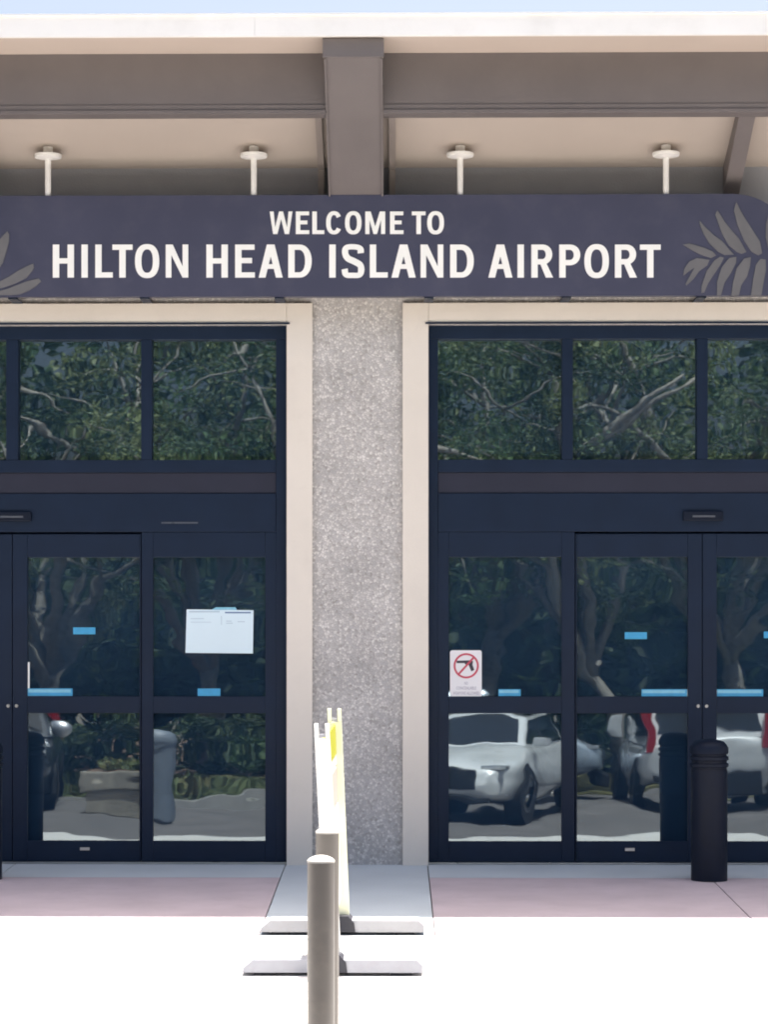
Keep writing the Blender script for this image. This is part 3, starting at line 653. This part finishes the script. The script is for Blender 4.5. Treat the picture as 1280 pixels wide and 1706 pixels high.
M_BIN = mat('bin_grey', (.22, .25, .29), .5, var=.1, scale=6)
M_CARW = mat('car_white', (.78, .79, .78), .28, var=.01, scale=2, coat=1.0)
M_CARD = mat('car_charcoal', (.05, .055, .06), .28, .4, var=.05, scale=2, coat=1.0)
M_CARB = mat('car_blue_grey', (.38, .44, .50), .28, .3, var=.02, scale=2, coat=1.0)
M_TYRE = mat('tyre', (.02, .02, .02), .8, var=.1)
M_CHROME = mat('chrome', (.75, .75, .75), .08, 1.0, var=.02)
M_TAIL = mat('tail_lamp', (.45, .015, .02), .12, var=.05, coat=1)
M_HEADL = mat('head_lamp', (.75, .78, .8), .1, .6, var=.03, coat=1)
M_GLINT = mat('glint_chrome', (.92, .92, .92), .44, 1.0, var=.02)
M_PLATE = mat('number_plate', (.62, .64, .66), .5, var=.02)

def leaf_cloud(name, centres, per, size, spread, mats, parent, seed, loc, flat=.75):
    """thousands of leaf blades, each a bent pair of faces, scattered in clumps"""
    rg = np.random.default_rng(seed); C = np.asarray(centres, float)
    n = len(C) * per
    pos = np.repeat(C[:, :3], per, 0); rad_ = np.repeat(C[:, 3], per)
    dirs = rg.normal(size=(n, 3)); dirs /= np.linalg.norm(dirs, axis=1)[:, None]
    pos = pos + dirs * (rad_ * rg.uniform(.35, 1.0, n) ** .6)[:, None] * np.array([1, 1, flat])
    a = rg.normal(size=(n, 3)); a[:, 2] *= .55; a /= np.linalg.norm(a, axis=1)[:, None]
    b = np.cross(a, rg.normal(size=(n, 3))); b /= np.linalg.norm(b, axis=1)[:, None]
    L = (size * rg.uniform(.6, 1.35, n))[:, None]; W = L * .32; up = np.cross(a, b) * L * .12
    v = np.stack([pos - a * L * .5, pos + b * W + up, pos + a * L * .5, pos - b * W + up], 1).reshape(-1, 3)
    idx = np.arange(n) * 4
    f = np.stack([idx, idx + 1, idx + 2, idx, idx + 2, idx + 3], 1).reshape(-1, 3)
    me = bpy.data.meshes.new(name); me.from_pydata((v - np.asarray(loc)).tolist(), [], f.tolist())
    for m in mats: me.materials.append(m)
    cm = np.repeat(rg.integers(0, len(mats), len(C)), per); k = rg.random(n) < .18; cm[k] = rg.integers(0, len(mats), k.sum())
    me.polygons.foreach_set('material_index', np.repeat(cm, 2).astype(np.int32)); me.update()
    return link(bpy.data.objects.new(name, me), parent)

def catmull3(P_, n=4):
    Q = [2 * P_[0] - P_[1]] + P_ + [2 * P_[-1] - P_[-2]]; out = []
    for i in range(1, len(Q) - 2):
        for k in range(n):
            t = k / n; a, b, c, d = Q[i - 1:i + 3]; out.append(.5 * ((2 * b) + (c - a) * t + (2 * a - 5 * b + 4 * c - d) * t * t + (3 * b - a - 3 * c + d) * t ** 3))
    return out + [P_[-1]]
def oak(x, d, h, cr, seed, label, lean=0.0, low=1.6):
    rg = random.Random(seed); z = ground_z(d)
    o = empty('oak_tree', label, 'tree', (x, -d, z), 'trees behind the parked cars')
    bm = bmesh.new(); fork = h * rg.uniform(.22, .32); tops_ = []
    base = [(0, 0, -.1), (.05 * lean, 0, fork * .5), (lean * .35, rg.uniform(-.1, .1), fork)]
    add_tube(bm, base, [.30 * h / 9, .22 * h / 9, .19 * h / 9], 10)
    cl = []
    for k in range(6):
        a = k * math.tau / 6 + rg.uniform(-.4, .4); r_ = cr * rg.uniform(.55, .95); zz = h * rg.uniform(.55, .88)
        p0 = Vector(base[-1]) - Vector((0, 0, .12)); p3 = Vector((lean + r_ * math.cos(a), r_ * math.sin(a), zz))
        mid = p0.lerp(p3, .45) + Vector((rg.uniform(-.4, .4), rg.uniform(-.4, .4), rg.uniform(-.3, .7)))
        m2 = p0.lerp(p3, .75) + Vector((rg.uniform(-.3, .3), rg.uniform(-.3, .3), rg.uniform(-.1, .5)))
        s_ = h / 9; add_tube(bm, [p0, mid, m2, p3], [.13 * s_, .095 * s_, .06 * s_, .02 * s_], 7)
        for q in (mid, m2, p3):
            for _ in range(3):
                e = q + Vector((rg.gauss(0, .8), rg.gauss(0, .8), rg.gauss(.25, .6))); add_tube(bm, [q, (q + e) / 2 + Vector((0, 0, .12)), e], [.035 * s_, .022 * s_, .008], 5)
                cl.append((e.x, e.y, max(low, e.z), rg.uniform(.4, .8)))
    for _ in range(8):
        a = rg.uniform(0, math.tau); r_ = cr * math.sqrt(rg.random()); zz = low + (h - low) * rg.random() ** .7
        k = math.sqrt(max(.1, 1 - ((zz - h * .62) / (h * .45)) ** 2)); cl.append((lean + r_ * k * math.cos(a), r_ * k * math.sin(a), zz, rg.uniform(.35, .85)))
    for k in range(1 + seed % 2):                                          # bare pale limbs arching out on the open side
        sx = rg.choice((-1, 1)); p0 = Vector(base[-1]) - Vector((0, 0, .3)); x_ = rg.uniform(.5, 1.0) * cr * sx
        pts_ = [p0, p0 + Vector((x_ * .25, cr * .45, h * .12)), p0 + Vector((x_ * .45, cr * .85, h * .27)), p0 + Vector((x_ * .9, cr * 1.0, h * .38)), p0 + Vector((x_ * 1.25, cr * 1.02, h * .40 + rg.uniform(-.4, .5)))]
        cv = [tuple(v) for v in catmull3(pts_)]; add_tube(bm, cv, [.12 - .09 * q / (len(cv) - 1) for q in range(len(cv))], 7)
    from_bm('trunk', bm, M_BARK, o, True)
    leaf_cloud('crown', cl, 210, .105, 1, M_LEAF, o, seed, (0, 0, 0))
oaks = [(-9.0, 27, 9.5, 3.2, 'tall oak farthest left in the reflected tree row', 0), (-6.0, 24.5, 8.2, 2.6, 'oak above the planting bed, left end of the reflected group', .5),
        (-3.4, 28.5, 10, 3.0, 'oak rising behind the mulch bed and its shrubs', -.4), (-1.2, 25.0, 8.6, 2.5, 'oak between the planting bed and the white sedan', .3),
        (1.4, 27.5, 9.2, 2.8, 'oak standing directly behind the white sedan', 1.3), (4.0, 25.2, 8.4, 2.6, 'leaning oak between the white sedan and the white estate car', -1.5),
        (6.4, 28.2, 9.8, 3.1, 'oak directly behind the white estate car', -.9), (9.6, 26.2, 9.0, 3.0, 'oak farthest right in the reflected tree row', .4)]
for i, (x, d, h, cr, lb, ln) in enumerate(oaks): oak(x, d, h, cr, 11 + i, lb, ln, low=2.4 if i % 2 else 3.0)
# the wood behind reads as one mass
rg = random.Random(5)
cl = [(rg.uniform(-34, 34), -rg.uniform(33, 40), ground_z(36) + 11 * rg.random() ** 1.1, rg.uniform(.7, 1.6)) for _ in range(800)]
cl += [(rg.uniform(-26, 26), -rg.uniform(31, 35), ground_z(33) + 5.5 * rg.random() ** 1.3, rg.uniform(.6, 1.3)) for _ in range(620)]
tag(leaf_cloud('woodland', cl, 60, .34, 1, [M_LEAF[2], M_LEAF[2], M_LEAF[0]], None, 99, (0, 0, 0)), 'dark mass of woodland closing the view behind the oaks', 'woodland', kind='stuff')
# planting bed with kerb, shrubs and dry grass
bed = tag(slab('planting_bed', -30, -1.7, 20.2, 60, M_MULCH, None, lift=.08, thick=.2), kind='structure')
tag(slab('kerb', -30, -1.7, 20.0, 20.195, M_KERB, None, lift=.13, thick=.25), kind='structure')
tag(slab('verge', -1.69, 30, 24.01, 60, M_GRASS, None, lift=.04, thick=.2), kind='structure')
rg = np.random.default_rng(3)
cl = np.stack([rg.uniform(-9, -1.9, 260), -rg.uniform(20.3, 23.5, 260), np.full(260, ground_z(21) + .12), np.full(260, .22)], 1)
tag(leaf_cloud('dry_grass', cl, 26, .24, 1, [M_GRASS, M_LEAF[3]], None, 8, (0, 0, 0), .6), 'dry tan grass covering the front of the planting bed', 'grass', kind='stuff')
for i, (x, d, r_, lb) in enumerate(((-7.4, 23, .9, 'round green shrub at the left end of the planting bed'), (-5.5, 22.4, .75, 'small round shrub behind the concrete planter'), (-3.9, 23.2, 1.0, 'widest green shrub in the middle of the planting bed'), (-2.5, 22.6, .85, 'green shrub at the kerb end of the planting bed'), (2.9, 24.8, .8, 'green shrub on the verge between the two white cars'))):
    o = empty('shrub', lb, 'shrub', (x, -d, ground_z(d) + .08), 'shrubs behind the road'); rr2 = random.Random(i)
    bm = bmesh.new()
    for k in range(5): a = k * 1.26; add_tube(bm, [(0, 0, -.05), (.25 * math.cos(a), .25 * math.sin(a), r_ * .6), (.5 * r_ * math.cos(a), .5 * r_ * math.sin(a), r_ * 1.1)], [.03, .02, .008], 5)
    from_bm('stems', bm, M_BARK, o)
    leaf_cloud('foliage', [(rr2.gauss(0, r_ * .45), rr2.gauss(0, r_ * .45), r_ * (.3 + 1.1 * rr2.random()), .34) for _ in range(22)], 85, .12, 1, M_LEAF[:3], o, 40 + i, (0, 0, 0))
# concrete planter and litter bin on the far side of the road
zp = ground_z(16.5)
pl = empty('concrete_planter', 'square tan concrete planter with a rim, near the litter bin', 'planter', (-3.75, -16.6, zp))
bm = bmesh.new(); add_box(bm, -.42, .42, -.42, .42, 0, .42, .02); from_bm('tub', bm, M_PLANTER, pl)
bm = bmesh.new(); add_box(bm, -.47, .47, -.47, .47, .4205, .52, .02); from_bm('rim', bm, M_PLANTER, pl)
box('soil', -.40, .40, -.40, .40, .5205, .535, M_MULCH, pl)
leaf_cloud('plants', [(random.Random(k).uniform(-.3, .3), random.Random(k + 50).uniform(-.3, .3), .62, .12) for k in range(14)], 24, .10, 1, [M_LEAF[3], M_GRASS], pl, 77, (0, 0, 0))
lb_ = empty('litter_bin', 'blue grey litter bin with domed lid beside the concrete planter', 'litter bin', (-3.2, -16.1, zp))
lathe('bin_body', [(0, 0), (.20, 0), (.24, .04), (.22, .85), (.23, .86), (.23, .90), (0, .90)], M_BIN, lb_)
lathe('domed_lid', [(0, .901), (.235, .901), (.235, .96), (.20, 1.08), (.12, 1.17), (0, 1.20)], M_BIN, lb_)

def car(kind, x, d, rot, paint, label):
    o = empty('parked_car', label, 'car', (x, -d, ground_z(d)), 'cars parked across the road')
    o.rotation_euler = (0, 0, rot)
    if kind == 'sedan':
        st = [(-2.30, .45, .80, .60), (-2.24, .34, .97, .80), (-1.95, .25, 1.03, .89), (-1.35, .22, 1.0, .91), (-.4, .20, .96, .92), (.5, .20, .95, .92), (1.1, .22, .94, .92), (1.55, .24, .88, .90), (2.0, .27, .78, .86), (2.24, .32, .68, .76), (2.32, .42, .60, .58)]
        yb0, yb1, yt0, yt1, zb0, zr, wb, wr = -1.80, 1.12, -1.0, .22, .93, 1.44, .80, .60
    else:
        st = [(-2.30, .50, .95, .66), (-2.26, .40, 1.08, .84), (-2.0, .30, 1.12, .92), (-1.35, .26, 1.10, .94), (-.4, .25, 1.08, .95), (.5, .25, 1.07, .95), (1.0, .26, 1.06, .95), (1.5, .28, 1.02, .93), (2.0, .32, .95, .89), (2.24, .38, .84, .80), (2.32, .48, .74, .62)]
        yb0, yb1, yt0, yt1, zb0, zr, wb, wr = -2.22, 1.18, -1.98, .40, 1.06, 1.70, .86, .68
    bm = bmesh.new(); rings = []
    for y, z0, z1, hw in st:
        zm = (z0 + z1) / 2
        half = [(0, z0), (hw * .82, z0 + .01), (hw * .97, z0 + .09), (hw, zm - .05), (hw * .985, zm + .10), (hw * .93, z1 - .06), (hw * .80, z1 - .005), (hw * .4, z1 + .015)]
        ring = [(px_, y, pz_) for px_, pz_ in half] + [(0, y, z1 + .02)] + [(-px_, y, pz_) for px_, pz_ in half[:0:-1]]
        rings.append([bm.verts.new(c) for c in ring])
    n = len(rings[0])
    for a, b in zip(rings, rings[1:]):
        for k in range(n): bm.faces.new((a[k], a[(k + 1) % n], b[(k + 1) % n], b[k]))
    bm.faces.new(rings[0]); bm.faces.new(rings[-1][::-1])
    body = from_bm('body', bm, paint, o, True); sm = body.modifiers.new('subd', 'SUBSURF'); sm.levels = 2; sm.render_levels = 2
    # greenhouse and its panes
    bm = bmesh.new()
    q = lambda xx, yy, zz: Vector((xx, yy, zz))
    B = [q(-wb, yb0, zb0), q(wb, yb0, zb0), q(wb, yb1, zb0 - .02), q(-wb, yb1, zb0 - .02)]; T = [q(-wr, yt0, zr), q(wr, yt0, zr), q(wr, yt1, zr), q(-wr, yt1, zr)]
    vb = [bm.verts.new(p) for p in B]; vt = [bm.verts.new(p) for p in T]
    bm.faces.new(vt)
    for k in range(4): bm.faces.new((vb[k], vb[(k + 1) % 4], vt[(k + 1) % 4], vt[k]))
    bmesh.ops.bevel(bm, geom=list(bm.edges), offset=.07, segments=3, affect='EDGES', profile=.6)
    roof = from_bm('cabin', bm, paint, o, True)
    def pane_(pts, nm='window'):
        c = sum(pts, Vector()) / len(pts); nrm = (pts[1] - pts[0]).cross(pts[2] - pts[0]).normalized()
        if nrm.dot(c - Vector((0, c.y * .4, 1.0))) < 0: nrm = -nrm
        bm = bmesh.new(); V = [bm.verts.new(p + nrm * .012) for p in pts]; W_ = [bm.verts.new(p - nrm * .004) for p in pts]
        bm.faces.new(V); k_ = len(V)
        for k in range(k_): bm.faces.new((V[k], V[(k + 1) % k_], W_[(k + 1) % k_], W_[k]))
        from_bm(nm, bm, M_CARGLASS2, roof)
    def lerp4(A, Bq, Cq, D, u0, u1, v0, v1):
        f = lambda u, v: A.lerp(Bq, u).lerp(D.lerp(Cq, u), v)
        return [f(u0, v0), f(u1, v0), f(u1, v1), f(u0, v1)]
    pane_(lerp4(B[3], B[2], T[2], T[3], .07, .93, .14, .90)); pane_(lerp4(B[0], B[1], T[1], T[0], .08, .92, .16, .88))
    for s in (0, 1):
        a, b, c, dd = (B[1], B[2], T[2], T[1]) if s else (B[0], B[3], T[3], T[0])
        pane_(lerp4(a, b, c, dd, .10, .50, .14, .86)); pane_(lerp4(a, b, c, dd, .53, .92, .14, .86))
    hw = st[5][3]
    for sx in (-1, 1):
        for yy in (-1.38, 1.42):
            tyre = lathe('wheel', [(.15, -.10), (.315, -.10), (.335, -.06), (.335, .06), (.315, .10), (.15, .10)], M_TYRE, o, n=28)
            tyre.location = (sx * (hw - .10), yy, .335); tyre.rotation_euler = (0, R(90) * sx, 0)
            rim = lathe('rim', [(0, .085), (.06, .09), (.07, .07), (.17, .075), (.205, .103), (.215, .101), (.215, .02), (0, .02)], M_CHROME, tyre, n=20)
            arch = lathe('wheel_arch', [(.30, 0), (.385, 0), (.40, .012), (.36, .016), (.30, .012)], M_TYRE, o, n=28)
            arch.location = (sx * (hw - .006), yy, .36); arch.rotation_euler = (0, R(90) * sx, 0)
        fy, fz = (2.13, .70) if kind == 'sedan' else (2.13, .86)
        bm = bmesh.new(); add_box(bm, min(sx * .46, sx * .80), max(sx * .46, sx * .80), fy - .1, fy + .085, fz - .065, fz + .06, .03); from_bm('headlight', bm, M_HEADL, o)
        ty = -2.235
        z0, z1 = (.78, .93) if kind == 'sedan' else (.86, 1.52)
        x0, x1 = (.50, .80) if kind == 'sedan' else (.72, .865)
        bm = bmesh.new(); add_box(bm, min(sx * x0, sx * x1), max(sx * x0, sx * x1), ty - .05, ty + .10, z0, z1, .025); from_bm('tail_light', bm, M_TAIL, o)
        bm = bmesh.new(); add_box(bm, min(sx * .90, sx * 1.08), max(sx * .90, sx * 1.08), .72, .90, zb0 + .02, zb0 + .16, .03); 
        if paint is M_CARD:
            bm.free(); bm = bmesh.new(); bmesh.ops.create_uvsphere(bm, u_segments=24, v_segments=14, radius=1, matrix=Matrix.Translation((sx * 1.0, .82, zb0 + .11)) @ Matrix.Diagonal((.18, .14, .14, 1)))  # oversized chrome ellipsoid, shaped to throw a sun glint into the left doors
            from_bm('mirror', bm, M_GLINT, o, True)
        else: from_bm('mirror', bm, paint, o)
    zf = .52 if kind == 'sedan' else .62
    bm = bmesh.new(); add_box(bm, -.42, .42, 2.20, 2.33, zf - .02, zf + .13, .02); from_bm('grille', bm, M_TYRE, o)
    bm = bmesh.new(); add_box(bm, -.66, .66, 2.15, 2.35, .26, .36, .03); from_bm('bumper', bm, M_TYRE, o)
    bm = bmesh.new(); add_box(bm, -.72, .72, -2.34, -2.15, .36, .52, .03); from_bm('bumper', bm, M_TYRE, o)
    bm = bmesh.new(); add_box(bm, -.16, .16, -2.325, -2.29, .66, .80, .005); from_bm('number_plate', bm, M_PLATE, o)
M_CARGLASS2 = mat('car_window', (.012, .015, .016), .06, var=.05, coat=1.0)
car('sedan', 1.30, 17.5, R(16), M_CARW, 'white sedan parked nose towards the terminal, reflected in the doors')
car('estate', 4.35, 19.5, R(180), M_CARW, 'white estate car parked tail towards the terminal with tall red lamps')
car('estate', 1.05, 22.3, R(-90), M_CARB, 'pale blue grey estate car parked side on behind the white sedan')
car('estate', -5.9, 18.9, R(-6), M_CARD, 'charcoal estate car parked left of the concrete planter')
